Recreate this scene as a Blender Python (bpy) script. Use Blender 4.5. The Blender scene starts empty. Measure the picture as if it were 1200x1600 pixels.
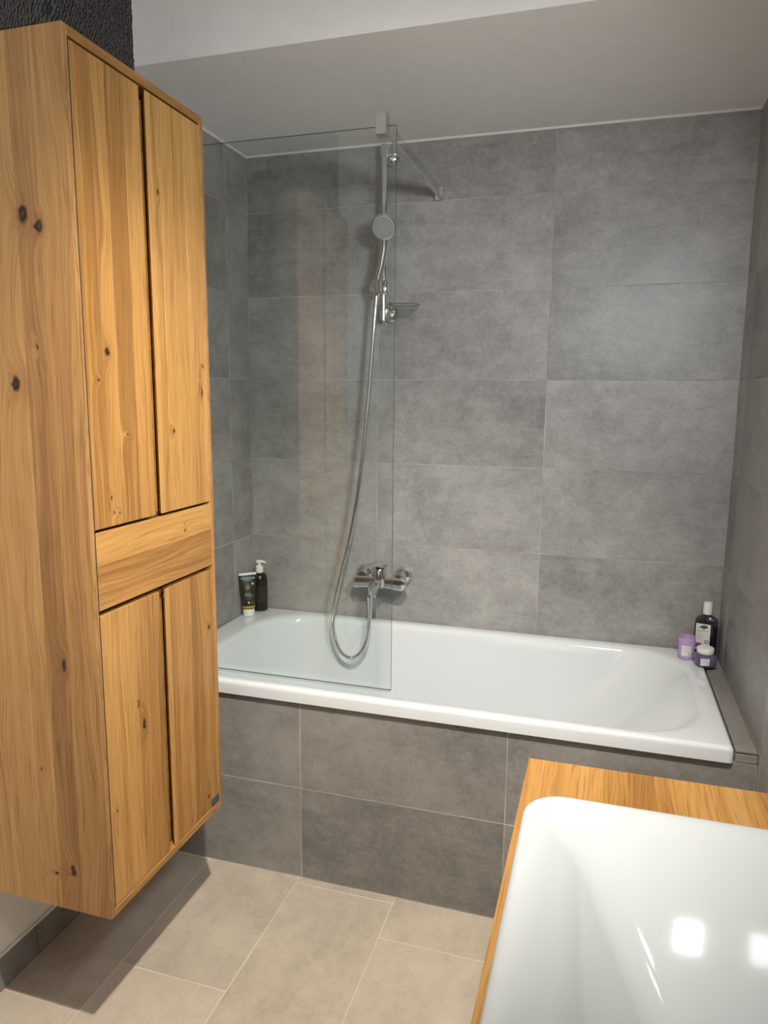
import bpy, bmesh, math, random
from mathutils import Matrix, Vector
random.seed(7)
C = bpy.context.scene.collection
PI = math.pi

# ------------------------------------------------------------------ camera
cam = bpy.data.cameras.new('camera'); camo = bpy.data.objects.new('camera', cam); C.objects.link(camo)
p, y_, r_ = [math.radians(a) for a in (-9.0343, -16.8648, 0.4669)]
fwd = Vector((math.sin(y_)*math.cos(p), math.cos(y_)*math.cos(p), math.sin(p)))
rt = Vector((math.cos(y_), -math.sin(y_), 0)); up = rt.cross(fwd)
r2 = math.cos(r_)*rt + math.sin(r_)*up; u2 = -math.sin(r_)*rt + math.cos(r_)*up
M = Matrix((r2, u2, -fwd)).transposed().to_4x4(); M.translation = Vector((0.1992, -2.555, 1.4407))
camo.matrix_world = M
cam.sensor_fit = 'HORIZONTAL'; cam.sensor_width = 36.0; cam.lens = 1131.16*36/1200
cam.clip_start = 0.02
sc = bpy.context.scene; sc.camera = camo
sc.view_settings.view_transform = 'Standard'; sc.view_settings.look = 'None'
sc.view_settings.gamma = 1.0; sc.view_settings.use_curve_mapping = False
sc.view_settings.exposure = 0.06
sc.cycles.max_bounces = 10; sc.cycles.diffuse_bounces = 5; sc.cycles.glossy_bounces = 6
sc.cycles.transparent_max_bounces = 12
sc.cycles.sample_clamp_indirect = 6.0

# ------------------------------------------------------------------ world and lights
w = bpy.data.worlds.new('world'); sc.world = w; w.use_nodes = True
w.node_tree.nodes['Background'].inputs[0].default_value = (.75, .85, 1, 1)
w.node_tree.nodes['Background'].inputs[1].default_value = 1.0

def area(name, loc, direction, size, power, col, shape='DISK', size_y=None, spread=PI):
    l = bpy.data.lights.new(name, 'AREA'); l.shape = shape; l.size = size
    if size_y: l.size_y = size_y
    l.energy = power; l.color = col; l.spread = spread
    o = bpy.data.objects.new(name, l); C.objects.link(o); o.location = loc
    o.rotation_euler = Vector(direction).to_track_quat('-Z', 'Y').to_euler()
    return o
WARM = (1.0, .80, .58); COOL = (.95, .985, 1.0); REARFILL = (.90, .95, 1.0)
def spot(name, loc, target, power, col, size, blend, radius):
    l = bpy.data.lights.new(name, 'SPOT'); l.energy = power; l.color = col
    l.spot_size = math.radians(size); l.spot_blend = blend; l.shadow_soft_size = radius
    o = bpy.data.objects.new(name, l); C.objects.link(o); o.location = loc
    o.rotation_euler = (Vector(target)-Vector(loc)).to_track_quat('-Z', 'Y').to_euler()
    return o
spot('ceiling_spot', (.13, -1.95, 2.585), (-.52, -.74, .12), 255, (1, .895, .76), 72, .95, .03)
area('ceiling_spot', (-.45, -3.0, 2.585), (0, 0, -1), .07, 2.5, WARM)
area('mirror_lamp_light', (.47, -1.62, 1.943), (-.50, .75, -.42), .22, 8, COOL, 'RECTANGLE', .22, math.radians(108))
area('mirror_lamp_light', (.47, -2.29, 1.943), (-.90, .34, -.14), .08, 6, COOL, 'RECTANGLE', .11, math.radians(105))
area('rear_fill', (-.20, -3.56, 1.6), (0, 1, 0), .9, 4.6, REARFILL, 'RECTANGLE', 1.3)  # added soft fill light at the rear wall; no window stands there

# ------------------------------------------------------------------ material helpers
def new_mat(name):
    m = bpy.data.materials.new(name); m.use_nodes = True
    nt = m.node_tree; return m, nt, nt.nodes['Principled BSDF']
def N(nt, typ, **kw):
    n = nt.nodes.new(typ)
    for k, v in kw.items(): setattr(n, k, v)
    return n
def L(nt, a, b): nt.links.new(a, b)
def mth(nt, op, a, b=None, c=None, clamp=False):
    n = nt.nodes.new('ShaderNodeMath'); n.operation = op; n.use_clamp = clamp
    for i, v in enumerate((a, b, c)):
        if v is None: continue
        if isinstance(v, (int, float)): n.inputs[i].default_value = v
        else: nt.links.new(v, n.inputs[i])
    return n.outputs[0]
def vmth(nt, op, a, b=None):
    n = nt.nodes.new('ShaderNodeVectorMath'); n.operation = op
    for i, v in enumerate((a, b)):
        if v is None: continue
        if isinstance(v, (tuple, list, Vector)): n.inputs[i].default_value = v
        else: nt.links.new(v, n.inputs[i])
    return n.outputs['Value'] if op in ('LENGTH', 'DOT_PRODUCT', 'DISTANCE') else n.outputs[0]
def noise(nt, vec, scale=1, detail=3, rough=.5, dist=0):
    n = nt.nodes.new('ShaderNodeTexNoise'); n.inputs['Scale'].default_value = scale
    n.inputs['Detail'].default_value = detail; n.inputs['Roughness'].default_value = rough
    n.inputs['Distortion'].default_value = dist
    nt.links.new(vec, n.inputs['Vector']); return n.outputs['Fac']
def ramp(nt, fac, stops):
    n = nt.nodes.new('ShaderNodeValToRGB'); cr = n.color_ramp
    while len(cr.elements) < len(stops): cr.elements.new(.5)
    for e, (pos, col) in zip(cr.elements, stops):
        e.position = pos; e.color = (*col, 1) if len(col) == 3 else col
    nt.links.new(fac, n.inputs[0]); return n.outputs[0]
def mixc(nt, fac, a, b, blend='MIX'):
    n = nt.nodes.new('ShaderNodeMix'); n.data_type = 'RGBA'; n.blend_type = blend
    for i, v in ((0, fac), (6, a), (7, b)):
        if isinstance(v, (int, float)): n.inputs[i].default_value = v
        elif isinstance(v, tuple): n.inputs[i].default_value = (*v, 1) if len(v) == 3 else v
        else: nt.links.new(v, n.inputs[i])
    return n.outputs[2]
def bump(nt, bs, h, strength, dist=.001):
    n = nt.nodes.new('ShaderNodeBump'); n.inputs['Strength'].default_value = strength
    n.inputs['Distance'].default_value = dist
    nt.links.new(h, n.inputs['Height']); nt.links.new(n.outputs[0], bs.inputs['Normal'])
def rand_offset(nt, amount=(31, 57, 83)):
    tc = N(nt, 'ShaderNodeTexCoord'); oi = N(nt, 'ShaderNodeObjectInfo')
    cx = N(nt, 'ShaderNodeCombineXYZ')
    for i, a in enumerate(amount): L(nt, mth(nt, 'MULTIPLY', oi.outputs['Random'], a), cx.inputs[i])
    return tc.outputs['Object'], vmth(nt, 'ADD', tc.outputs['Object'], cx.outputs[0]), oi.outputs['Random']

def plain(name, col, rough=.5, metal=0, noise_amt=.06, nscale=20, coat=0, ior=1.5):
    m, nt, b = new_mat(name)
    tc = N(nt, 'ShaderNodeTexCoord')
    f = noise(nt, tc.outputs['Object'], nscale, 3)
    c = ramp(nt, f, [(.3, tuple(x*(1-noise_amt) for x in col)), (.7, tuple(min(1, x*(1+noise_amt)) for x in col))])
    L(nt, c, b.inputs['Base Color'])
    b.inputs['Roughness'].default_value = rough; b.inputs['Metallic'].default_value = metal
    b.inputs['Coat Weight'].default_value = coat; b.inputs['IOR'].default_value = ior
    return m

def tile_mat(name, dark, light, rough=.42, lo=.41, hi=.68):
    m, nt, b = new_mat(name)
    ob, v, rnd = rand_offset(nt)
    big = noise(nt, v, 4.5, 4, .6, .4)
    st = noise(nt, vmth(nt, 'MULTIPLY', v, (5, 26, 5)), 1, 5, .65, .6)
    fine = noise(nt, v, 95, 4, .7)
    mid = noise(nt, v, 22, 5, .7, .3)
    f = mth(nt, 'ADD', mth(nt, 'MULTIPLY', big, .42), mth(nt, 'MULTIPLY', st, .15))
    f = mth(nt, 'ADD', f, mth(nt, 'MULTIPLY', mid, .28))
    f = mth(nt, 'ADD', f, mth(nt, 'MULTIPLY', fine, .25))
    f = mth(nt, 'ADD', f, mth(nt, 'MULTIPLY', mth(nt, 'SUBTRACT', rnd, .5), .11))
    c = ramp(nt, f, [(lo, dark), (.54, tuple((a+bb)/2 for a, bb in zip(dark, light))), (hi, light)])
    L(nt, c, b.inputs['Base Color'])
    rr = mth(nt, 'ADD', rough-.08, mth(nt, 'MULTIPLY', mid, .16)); L(nt, rr, b.inputs['Roughness'])
    bump(nt, b, mth(nt, 'ADD', fine, mth(nt, 'MULTIPLY', mid, .8)), .12, .0008)
    return m

def wood_mat(name, light, mid, dark, knots=None, root=None, rough=.42):
    """oak: local x runs along the grain; knots = [(x,y,z,rx,ry,rz,k)] in the root's own space"""
    m, nt, b = new_mat(name)
    ob, v, rnd = rand_offset(nt)
    wob = noise(nt, vmth(nt, 'MULTIPLY', v, (1.6, 7, 7)), 1, 2)
    wob = mth(nt, 'MULTIPLY', mth(nt, 'SUBTRACT', wob, .5), .09)
    sp = N(nt, 'ShaderNodeSeparateXYZ'); L(nt, v, sp.inputs[0])
    ycoord = mth(nt, 'ADD', sp.outputs[1], wob)
    kn = None
    if knots:
        tk = N(nt, 'ShaderNodeTexCoord'); tk.object = root
        wv = N(nt, 'ShaderNodeTexNoise'); wv.inputs['Scale'].default_value = 75; L(nt, tk.outputs['Object'], wv.inputs['Vector'])
        kp = vmth(nt, 'ADD', tk.outputs['Object'], vmth(nt, 'MULTIPLY', vmth(nt, 'SUBTRACT', wv.outputs['Color'], (.5, .5, .5)), (.014, .014, .014)))
        for (x, y, z, rx, ry, rz) in knots:
            d = vmth(nt, 'LENGTH', vmth(nt, 'MULTIPLY', vmth(nt, 'SUBTRACT', kp, (x, y, z)), (1/rx, 1/ry, 1/rz)))
            kn = d if kn is None else mth(nt, 'MINIMUM', kn, d)
        near = mth(nt, 'POWER', 2.718, mth(nt, 'MULTIPLY', kn, -.55))
        ycoord = mth(nt, 'ADD', ycoord, mth(nt, 'MULTIPLY', near, .045))
    cb = N(nt, 'ShaderNodeCombineXYZ')
    L(nt, mth(nt, 'MULTIPLY', sp.outputs[0], 1.1), cb.inputs[0]); L(nt, mth(nt, 'MULTIPLY', ycoord, 55), cb.inputs[1])
    L(nt, mth(nt, 'MULTIPLY', sp.outputs[2], 30), cb.inputs[2])
    g = noise(nt, cb.outputs[0], 1, 4, .55, .3)
    cb2 = N(nt, 'ShaderNodeCombineXYZ')
    L(nt, mth(nt, 'MULTIPLY', sp.outputs[0], 9), cb2.inputs[0]); L(nt, mth(nt, 'MULTIPLY', ycoord, 420), cb2.inputs[1])
    L(nt, mth(nt, 'MULTIPLY', sp.outputs[2], 200), cb2.inputs[2])
    pore = noise(nt, cb2.outputs[0], 1, 2, .5)
    cb3 = N(nt, 'ShaderNodeCombineXYZ')
    L(nt, mth(nt, 'MULTIPLY', sp.outputs[0], 3.2), cb3.inputs[0]); L(nt, mth(nt, 'MULTIPLY', ycoord, 170), cb3.inputs[1])
    L(nt, mth(nt, 'MULTIPLY', sp.outputs[2], 90), cb3.inputs[2])
    streak = noise(nt, cb3.outputs[0], 1, 3, .6)
    broad = noise(nt, vmth(nt, 'MULTIPLY', v, (1.2, 14, 14)), 1, 2)
    f = mth(nt, 'ADD', mth(nt, 'MULTIPLY', g, .46), mth(nt, 'MULTIPLY', broad, .22))
    f = mth(nt, 'ADD', f, mth(nt, 'MULTIPLY', streak, .26))
    f = mth(nt, 'ADD', f, mth(nt, 'MULTIPLY', mth(nt, 'SUBTRACT', rnd, .5), .20))
    col = ramp(nt, f, [(.33, dark), (.46, mid), (.62, light)])
    pm = ramp(nt, pore, [(.34, (.50, .42, .34)), (.48, (1, 1, 1))])
    col = mixc(nt, .55, col, pm, 'MULTIPLY')
    if kn is not None:
        halo = mth(nt, 'MULTIPLY', mth(nt, 'POWER', 2.718, mth(nt, 'MULTIPLY', mth(nt, 'MULTIPLY', kn, kn), -.42)), .5)
        col = mixc(nt, halo, col, (dark[0]*.75, dark[1]*.62, dark[2]*.5))
        core = mth(nt, 'SUBTRACT', 1, mth(nt, 'MULTIPLY', mth(nt, 'SUBTRACT', kn, .55), 2.6, clamp=True), clamp=True)
        col = mixc(nt, core, col, (.028, .014, .008))
        eye = mth(nt, 'SUBTRACT', 1, mth(nt, 'MULTIPLY', mth(nt, 'SUBTRACT', kn, .15), 5, clamp=True), clamp=True)
        col = mixc(nt, mth(nt, 'MULTIPLY', eye, .2), col, dark)
    L(nt, col, b.inputs['Base Color'])
    b.inputs['Roughness'].default_value = rough; b.inputs['Specular IOR Level'].default_value = .28
    bump(nt, b, mth(nt, 'ADD', pore, g), .10, .0006)
    return m

# ------------------------------------------------------------------ mesh helpers
class MB:
    def __init__(s): s.bm = bmesh.new()
    def box(s, a, b, bev=0, seg=1):
        vs = [s.bm.verts.new((x, y, z)) for x in (a[0], b[0]) for y in (a[1], b[1]) for z in (a[2], b[2])]
        fs = []
        for q in ((0, 1, 3, 2), (4, 6, 7, 5), (0, 4, 5, 1), (2, 3, 7, 6), (0, 2, 6, 4), (1, 5, 7, 3)):
            fs.append(s.bm.faces.new([vs[i] for i in q]))
        if bev:
            es = list({e for f in fs for e in f.edges})
            bmesh.ops.bevel(s.bm, geom=es, offset=bev, segments=seg, affect='EDGES', profile=.5)
        return s
    def rings(s, rings, cap0=True, cap1=True, close=True):
        vr = [[s.bm.verts.new(p) for p in r] for r in rings]
        n = len(vr[0])
        for a, b in zip(vr, vr[1:]):
            for i in range(n if close else n-1):
                j = (i+1) % n
                s.bm.faces.new((a[i], a[j], b[j], b[i]))
        if cap0: s.bm.faces.new(vr[0][::-1])
        if cap1: s.bm.faces.new(vr[-1])
        return s
    def lathe(s, prof, seg=32, mat=None, sx=1, sy=1):
        rs = []
        for (r, z) in prof:
            ring = []
            for k in range(seg):
                a = 2*PI*k/seg; q = Vector((max(r, 1e-5)*math.cos(a)*sx, max(r, 1e-5)*math.sin(a)*sy, z))
                ring.append(mat @ q if mat else q)
            rs.append(ring)
        return s.rings(rs)
    def tube(s, pts, rad, seg=10, cap=True):
        pts = [Vector(q) for q in pts]; n = len(pts); rs = []
        t0 = (pts[1]-pts[0]).normalized(); ref = Vector((0, 0, 1)) if abs(t0.z) < .9 else Vector((1, 0, 0))
        nrm = t0.cross(ref).normalized()
        for i, q in enumerate(pts):
            t = (pts[min(i+1, n-1)]-pts[max(i-1, 0)]).normalized()
            nrm = (nrm - t*nrm.dot(t)).normalized(); bn = t.cross(nrm)
            rr = rad[i] if isinstance(rad, (list, tuple)) else rad
            rs.append([q+rr*(math.cos(2*PI*k/seg)*nrm+math.sin(2*PI*k/seg)*bn) for k in range(seg)])
        return s.rings(rs, cap, cap)
    def mesh(s, name, smooth=False, angle=None):
        bmesh.ops.recalc_face_normals(s.bm, faces=s.bm.faces)
        me = bpy.data.meshes.new(name); s.bm.to_mesh(me); s.bm.free()
        if smooth:
            for q in me.polygons: q.use_smooth = True
            if angle: me.set_sharp_from_angle(angle=angle)
        return me
WORLD = {}
def link(name, me, mat, parent=None, W=None):
    """put a mesh in the scene at world matrix W, below parent"""
    o = bpy.data.objects.new(name, me); C.objects.link(o)
    W = W if W is not None else Matrix.Identity(4)
    WORLD[o.name] = W.copy()
    if parent is not None:
        o.parent = parent; o.matrix_basis = WORLD[parent.name].inverted() @ W
    else: o.matrix_basis = W
    if mat is not None:
        if me is not None and (len(me.materials) == 0): me.materials.append(mat)
    return o
def obj(name, mb, mat, parent=None, W=None, smooth=False, angle=math.radians(35)):
    """mb is in world coordinates; the object's origin goes to its centre so that it can be moved"""
    me = mb.mesh(name, smooth, angle if smooth else None)
    if W is None:
        xs = [v.co for v in me.vertices]
        c = Vector([(min(q[i] for q in xs)+max(q[i] for q in xs))/2 for i in range(3)])
        me.transform(Matrix.Translation(-c)); W = Matrix.Translation(c)
    return link(name, me, mat, parent, W)
def thing(name, label, cat, loc, group=None):
    o = link(name, None, None, None, Matrix.Translation(Vector(loc)))
    o.empty_display_size = .05
    return tag(o, label, cat, group)
def tag(o, label, cat, group=None):
    o['label'] = label; o['category'] = cat
    if group: o['group'] = group
    return o
def structure(o): o['kind'] = 'structure'; return o
def basis(X, Y, Z, o):
    m = Matrix((Vector(X), Vector(Y), Vector(Z))).transposed().to_4x4(); m.translation = Vector(o); return m
def catmull(pts, n):
    P = [Vector(q) for q in pts]; P = [2*P[0]-P[1]] + P + [2*P[-1]-P[-2]]; out = []
    for i in range(1, len(P)-2):
        for k in range(n):
            t = k/n; a, b, c, d = P[i-1:i+3]
            out.append(.5*((2*b)+(-a+c)*t+(2*a-5*b+4*c-d)*t*t+(-a+3*b-3*c+d)*t**3))
    out.append(P[-2]); return out
def rrect(x0, x1, y0, y1, r, z, n=8):
    r = min(r, (x1-x0)/2-1e-4, (y1-y0)/2-1e-4); out = []
    for cx, cy, a0 in ((x1-r, y1-r, 0), (x0+r, y1-r, PI/2), (x0+r, y0+r, PI), (x1-r, y0+r, 1.5*PI)):
        for k in range(n+1):
            a = a0+PI/2*k/n; out.append(Vector((cx+r*math.cos(a), cy+r*math.sin(a), z)))
    return out
def text_mesh(s, size, extrude=.0001):
    cu = bpy.data.curves.new('writing', 'FONT'); cu.body = s; cu.size = size; cu.extrude = extrude
    cu.align_x = 'CENTER'; cu.resolution_u = 2
    o = bpy.data.objects.new('writing', cu); C.objects.link(o)
    dg = bpy.context.evaluated_depsgraph_get()
    me = bpy.data.meshes.new_from_object(o.evaluated_get(dg)); C.objects.unlink(o); bpy.data.objects.remove(o)
    return me

# ------------------------------------------------------------------ materials
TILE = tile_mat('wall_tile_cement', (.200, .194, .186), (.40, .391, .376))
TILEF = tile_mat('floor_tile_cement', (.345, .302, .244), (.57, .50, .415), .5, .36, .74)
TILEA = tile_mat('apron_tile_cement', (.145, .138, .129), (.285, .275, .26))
GROUT = plain('grout', (.40, .39, .365), .9, noise_amt=.35, nscale=5)
GROUTF = plain('floor_grout', (.60, .54, .45), .9, noise_amt=.2, nscale=5)
PLASTER = plain('white_plaster', (.84, .83, .81), .85, noise_amt=.02)
CAULK = plain('white_caulk', (.78, .77, .73), .5, noise_amt=.02)
ENAMEL = plain('white_enamel', (.655, .695, .72), .09, noise_amt=.012, nscale=3, coat=.3)
CERAMIC = plain('white_ceramic', (.585, .645, .685), .08, noise_amt=.012, nscale=3, coat=.3)
CHROME = plain('chrome', (.72, .72, .72), .09, 1, .03)
STEEL = plain('satin_steel', (.62, .61, .58), .32, 1, .04)
DARKFILL = plain('dark_back_and_painted_shade', (.05, .035, .02), .8)  # cabinet back, and shade painted into door gap and drawer grooves
BLACKW = plain('black_woven_cord', (.045, .041, .037), .62, noise_amt=.6, nscale=140)
BLACKW2 = plain('black_basket_lining', (.008, .008, .008), .9)
WHITEP = plain('white_plastic', (.78, .78, .74), .35, noise_amt=.02)
LABELW = plain('white_label', (.72, .71, .72), .5, noise_amt=.02)

def glass_mat(name, tint, rough=0.0, ior=1.45):
    m = bpy.data.materials.new(name); m.use_nodes = True; nt = m.node_tree
    nt.nodes.remove(nt.nodes['Principled BSDF']); out = nt.nodes['Material Output']
    t = N(nt, 'ShaderNodeBsdfTransparent'); t.inputs[0].default_value = (*tint, 1)
    g = N(nt, 'ShaderNodeBsdfGlossy'); g.inputs['Roughness'].default_value = rough; g.inputs[0].default_value = (1, 1, 1, 1)
    f = N(nt, 'ShaderNodeFresnel'); ge = N(nt, 'ShaderNodeNewGeometry')   # same reflectance on both faces of a thin pane
    L(nt, mth(nt, 'POWER', ior, mth(nt, 'SUBTRACT', 1, mth(nt, 'MULTIPLY', ge.outputs['Backfacing'], 2))), f.inputs[0])
    mx = N(nt, 'ShaderNodeMixShader'); L(nt, f.outputs[0], mx.inputs[0]); L(nt, t.outputs[0], mx.inputs[1]); L(nt, g.outputs[0], mx.inputs[2])
    L(nt, mx.outputs[0], out.inputs[0]); return m
GLASS = glass_mat('clear_glass', (.955, .972, .962), 0, 1.5)
GLASSEDGE = plain('green_glass_edge', (.035, .055, .048), .3)
CLEARP = glass_mat('clear_plastic', (.93, .935, .925), .05, 1.45)

CLEARR = glass_mat('clear_plastic_rim', (.55, .56, .54), .05, 1.5)

# ------------------------------------------------------------------ room shell
XL, XR, ZC, ZT, D = -1.117, .597, 2.306, .605, -.718
XP = -1.143           # painted left wall
YR, ZH, YS = -3.6, 2.6, -.747
G = .0022             # joint width
tile_cache = {}
def tile_mesh(w_, h_, t, mat):
    k = (round(w_, 4), round(h_, 4), t, mat.name)
    if k not in tile_cache:
        me = MB().box((-w_/2, -h_/2, 0), (w_/2, h_/2, t), .0007).mesh('tile'); me.materials.append(mat); tile_cache[k] = me
    return tile_cache[k]
def tiles(parent, o, U, V, rects, mat, t=.006):
    """rects (u0,u1,v0,v1) on the plane through o; each tile one child; local x is the long side"""
    U, V = Vector(U), Vector(V); Nn = U.cross(V)
    for (u0, u1, v0, v1) in rects:
        w_, h_ = u1-u0-G, v1-v0-G
        if w_ < .004 or h_ < .004: continue
        c = Vector(o)+U*(u0+u1)/2+V*(v0+v1)/2 + Nn*random.uniform(-.0004, .0003)
        link('tile', tile_mesh(w_, h_, t, mat), None, parent, basis(U, V, Nn, c))
def wall_box(name, a, b, mat):
    return structure(obj(name, MB().box(a, b), mat))
T = .008
ROWS = [.898+.302*k for k in range(5)]
ZR = [0, .292, .596] + ROWS + [ZC]
wb = wall_box('wall_back', (XL-.06, .0009, -.05), (XR+.06, .12, 2.7), GROUT)
tiles(wb, (0, .006, 0), (1, 0, 0), (0, 0, 1), [(a, b, c, d) for a, b in ((XL, -.602), (-.602, 0), (0, XR)) for c, d in zip(ZR[2:], ZR[3:])], TILE)
wl = wall_box('wall_left', (XL-.12, YS-.002, -.05), (XL-.0009, T, 2.7), GROUT)
tiles(wl, (XL-.006, 0, 0), (0, 1, 0), (0, 0, 1), [(a, b, c, d) for a, b in ((-.745, -.16), (-.16, 0)) for c, d in zip(ZR, ZR[1:])], TILE)
wp = wall_box('wall_left_painted', (XP-.12, YR, -.05), (XP, YS-.002, 2.7), PLASTER)
wr = wall_box('wall_right', (XR+.0009, YR, -.05), (XR+.12, T, 2.7), GROUT)
ys = [0, -.135] + [-.135-.602*k for k in range(1, 6)] + [YR]
tiles(wr, (XR+.006, 0, 0), (0, -1, 0), (0, 0, 1), [(-a, -b, c, d) for a, b in zip(ys, ys[1:]) for c, d in zip(ZR, ZR[1:])], TILE)
wall_box('wall_rear', (XP-.12, YR-.12, -.05), (XR+.12, YR, 2.7), PLASTER)
# floor: long tiles running towards the camera, each column with its own offset
fl = wall_box('floor', (XP-.02, YR, -.06), (XR+.02, .05, -.0009), GROUTF)
cols = [(-1.136, -.919, -1.322), (-.919, -.617, -1.165), (-.617, -.314, -1.345), (-.314, -.012, -.883), (-.012, .29, -1.04), (.29, XR, -1.25)]
rects = []
for (x0, x1, j) in cols:
    yy = [j+.602*k for k in range(-6, 4)]
    for a, b in zip(yy, yy[1:]):
        b = min(b, D+.001); a = max(a, YR)
        if b-a > .02: rects.append((a, b, -x1, -x0))
tiles(fl, (0, 0, -.006), (0, 1, 0), (-1, 0, 0), rects, TILEF)
# ceiling with the lower slab over the bath
ce = structure(obj('ceiling', MB().box((XP-.12, YR-.12, ZH), (XR+.12, .12, ZH+.1)), PLASTER))
obj('lowered_ceiling', MB().box((XP-.1, YS, ZC), (XR+.1, .1, ZH)), PLASTER, ce)
# sealant bead along the top of the tiles
for i, (a, b) in enumerate((((XL, -.002, ZC-.002), (XR, -.002, ZC-.002)), ((XL+.002, YS, ZC-.002), (XL+.002, 0, ZC-.002)), ((XR-.002, -1.2, ZC-.002), (XR-.002, 0, ZC-.002)))):
    structure(obj('trim_%d' % (i+1), MB().tube([a, b], .005, 8), CAULK, smooth=True))
# tiled baseboard along the painted wall
bb = structure(obj('baseboard_left', MB().box((XP, YR, 0), (XP+.002, YS-.004, .088)), GROUT))
bt = [-.751, -1.21, -1.812, -2.414, -3.016, -3.59]
tiles(bb, (XP+.002, 0, 0), (0, 1, 0), (0, 0, 1), [(b, a, .002, .09) for a, b in zip(bt, bt[1:])], TILEA)
obj('sealant_bead', MB().tube([(XP+.004, YR+.01, .090), (XP+.004, YS-.01, .090)], .004, 6), CAULK, bb)

# ------------------------------------------------------------------ bathtub and its tiled surround
ap = thing('bath_surround', 'grey tiled front and end ledge boxing in the white bathtub', 'bath panel', (-.26, D, 0))
obj('panel', MB().box((XL+.001, D+.0009, 0), (XR-.001, D+.03, .560)), GROUT, ap)
XA = -.609
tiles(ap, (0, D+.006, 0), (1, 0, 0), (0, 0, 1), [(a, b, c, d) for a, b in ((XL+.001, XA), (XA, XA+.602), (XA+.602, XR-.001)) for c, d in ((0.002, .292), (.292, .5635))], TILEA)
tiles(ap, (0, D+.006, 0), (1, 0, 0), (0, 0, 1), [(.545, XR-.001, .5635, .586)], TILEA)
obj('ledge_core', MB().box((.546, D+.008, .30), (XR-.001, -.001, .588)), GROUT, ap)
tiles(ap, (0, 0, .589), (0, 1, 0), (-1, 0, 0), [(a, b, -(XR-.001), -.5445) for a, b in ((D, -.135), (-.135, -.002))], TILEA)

tub_c = dict(ox=(-1.116, .541), oy=(-.7315, -.003))
def tub_levels():
    x0, x1 = tub_c['ox']; y0, y1 = tub_c['oy']; lv = []
    lv.append(rrect(x0+.012, x1-.006, y0+.012, y1-.006, .010, .5645, 12))
    lv.append(rrect(x0, x1, y0, y1, .012, .5645, 12))
    lv.append(rrect(x0, x1, y0, y1, .012, .592, 12))
    for a in (25, 50, 75, 90):
        q = .011*(1-math.cos(math.radians(a))); z = .592+.013*math.sin(math.radians(a))
        lv.append(rrect(x0+q, x1-q, y0+q, y1-q, .013, z, 12))
    X0, X1, Y0, Y1 = -1.005, .478, -.690, -.058           # opening
    lv.append(rrect(X0-.028, X1+.024, Y0-.022, Y1+.022, .20, .605, 12))
    for a in (20, 40, 60, 80):
        q = .026*math.sin(math.radians(a)); dz = .024*(1-math.cos(math.radians(a)))
        lv.append(rrect(X0-.024+q, X1+.022-q, Y0-.020+q*.9, Y1+.020-q*.9, .20, .605-dz, 12))
    for t in [.06, .15, .25, .38, .5, .62, .74, .84, .92, .97, 1]:
        z = .582-.40*t; s = t+.0
        e = .0 if t < .8 else .07*((t-.8)/.2)**2
        lv.append(rrect(X0+.004+.13*s+e, X1-.006-.40*s-e, Y0+.004+.05*s+e*.8, Y1-.004-.05*s-e*.8, .20-.06*s, z, 12))
    lv.append(rrect(-.70, -.10, -.50, -.25, .1, .177, 12))
    return lv
tub = thing('bathtub', 'white enamelled bathtub set into grey tiled surround', 'bathtub', (-.29, -.37, .18))
mb = MB(); mb.rings(tub_levels(), cap0=False)
obj('tub_shell', mb, ENAMEL, tub, smooth=True, angle=math.radians(60))
mb = MB(); mb.lathe([(.0, .001), (.034, .001), (.036, .004), (.030, .007), (0, .008)], 28, Matrix.Translation((-.28, -.37, .177)))
obj('drain_cover', mb, CHROME, tub, smooth=True)

# ------------------------------------------------------------------ glass screen
YG = -.667
gs = thing('shower_screen', 'frameless clear glass shower screen standing on the bathtub rim', 'shower screen', (-.73, YG, .607))
me = MB().box((XL+.003, YG-.003, .612), (-.348, YG+.003, 2.121)).mesh('glass_pane')
me.materials.append(GLASS); me.materials.append(GLASSEDGE)
for f in me.polygons:
    if abs(f.normal.y) < .5: f.material_index = 1
c = Vector((-.73, YG, 1.36)); me.transform(Matrix.Translation(-c))
link('glass_pane', me, None, gs, Matrix.Translation(c))
obj('bottom_seal', MB().box((XL+.003, YG-.0045, .6055), (-.349, YG+.0045, .6135), .0012), CLEARP, gs)
obj('clamp', MB().box((-.401, YG-.016, 2.099), (-.371, YG+.016, 2.153), .0015), STEEL, gs)
obj('support_bar', MB().box((-.392, YG+.014, 2.115), (-.378, -.006, 2.145), .001), CHROME, gs)
obj('wall_mount', MB().box((-.400, -.013, 2.104), (-.370, -.0005, 2.150), .002), CHROME, gs)

# ------------------------------------------------------------------ shower rail, dish, hand shower, hose
RX = -.556
rail = thing('shower_rail', 'chrome vertical shower rail with sliding holder on back wall', 'shower rail', (RX, 0, 1.74))
mb = MB(); mb.tube([(RX-.012, -.052, 1.706), (RX-.012, -.052, 2.285)], .0115, 20)
obj('rail', mb, CHROME, rail, smooth=True)
for z in (1.738, 2.262):
    rot = Matrix.Translation((RX+.004, 0, z)) @ Matrix.Rotation(PI/2, 4, 'X')
    mb = MB(); mb.lathe([(.021, .0005), (.024, .004), (.024, .012), (.019, .018), (.012, .021), (.0, .022)], 28, rot, 1, 1.5)
    mb.box((RX-.024, -.062, z-.022), (RX+.006, -.012, z+.022), .006, 3)
    b_ = obj('bracket', mb, CHROME, rail, smooth=True)
    mb = MB(); mb.lathe([(.0, .0), (.0075, .0), (.0075, .004), (.004, .006), (0, .006)], 16, Matrix.Translation((RX+.014, -.021, z)) @ Matrix.Rotation(PI/2, 4, 'X'))
    obj('screw_cap', mb, STEEL, b_, smooth=True)
zs = 1.815
mb = MB(); mb.box((RX-.030, -.074, zs-.024), (RX+.008, -.034, zs+.024), .010, 3)
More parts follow.
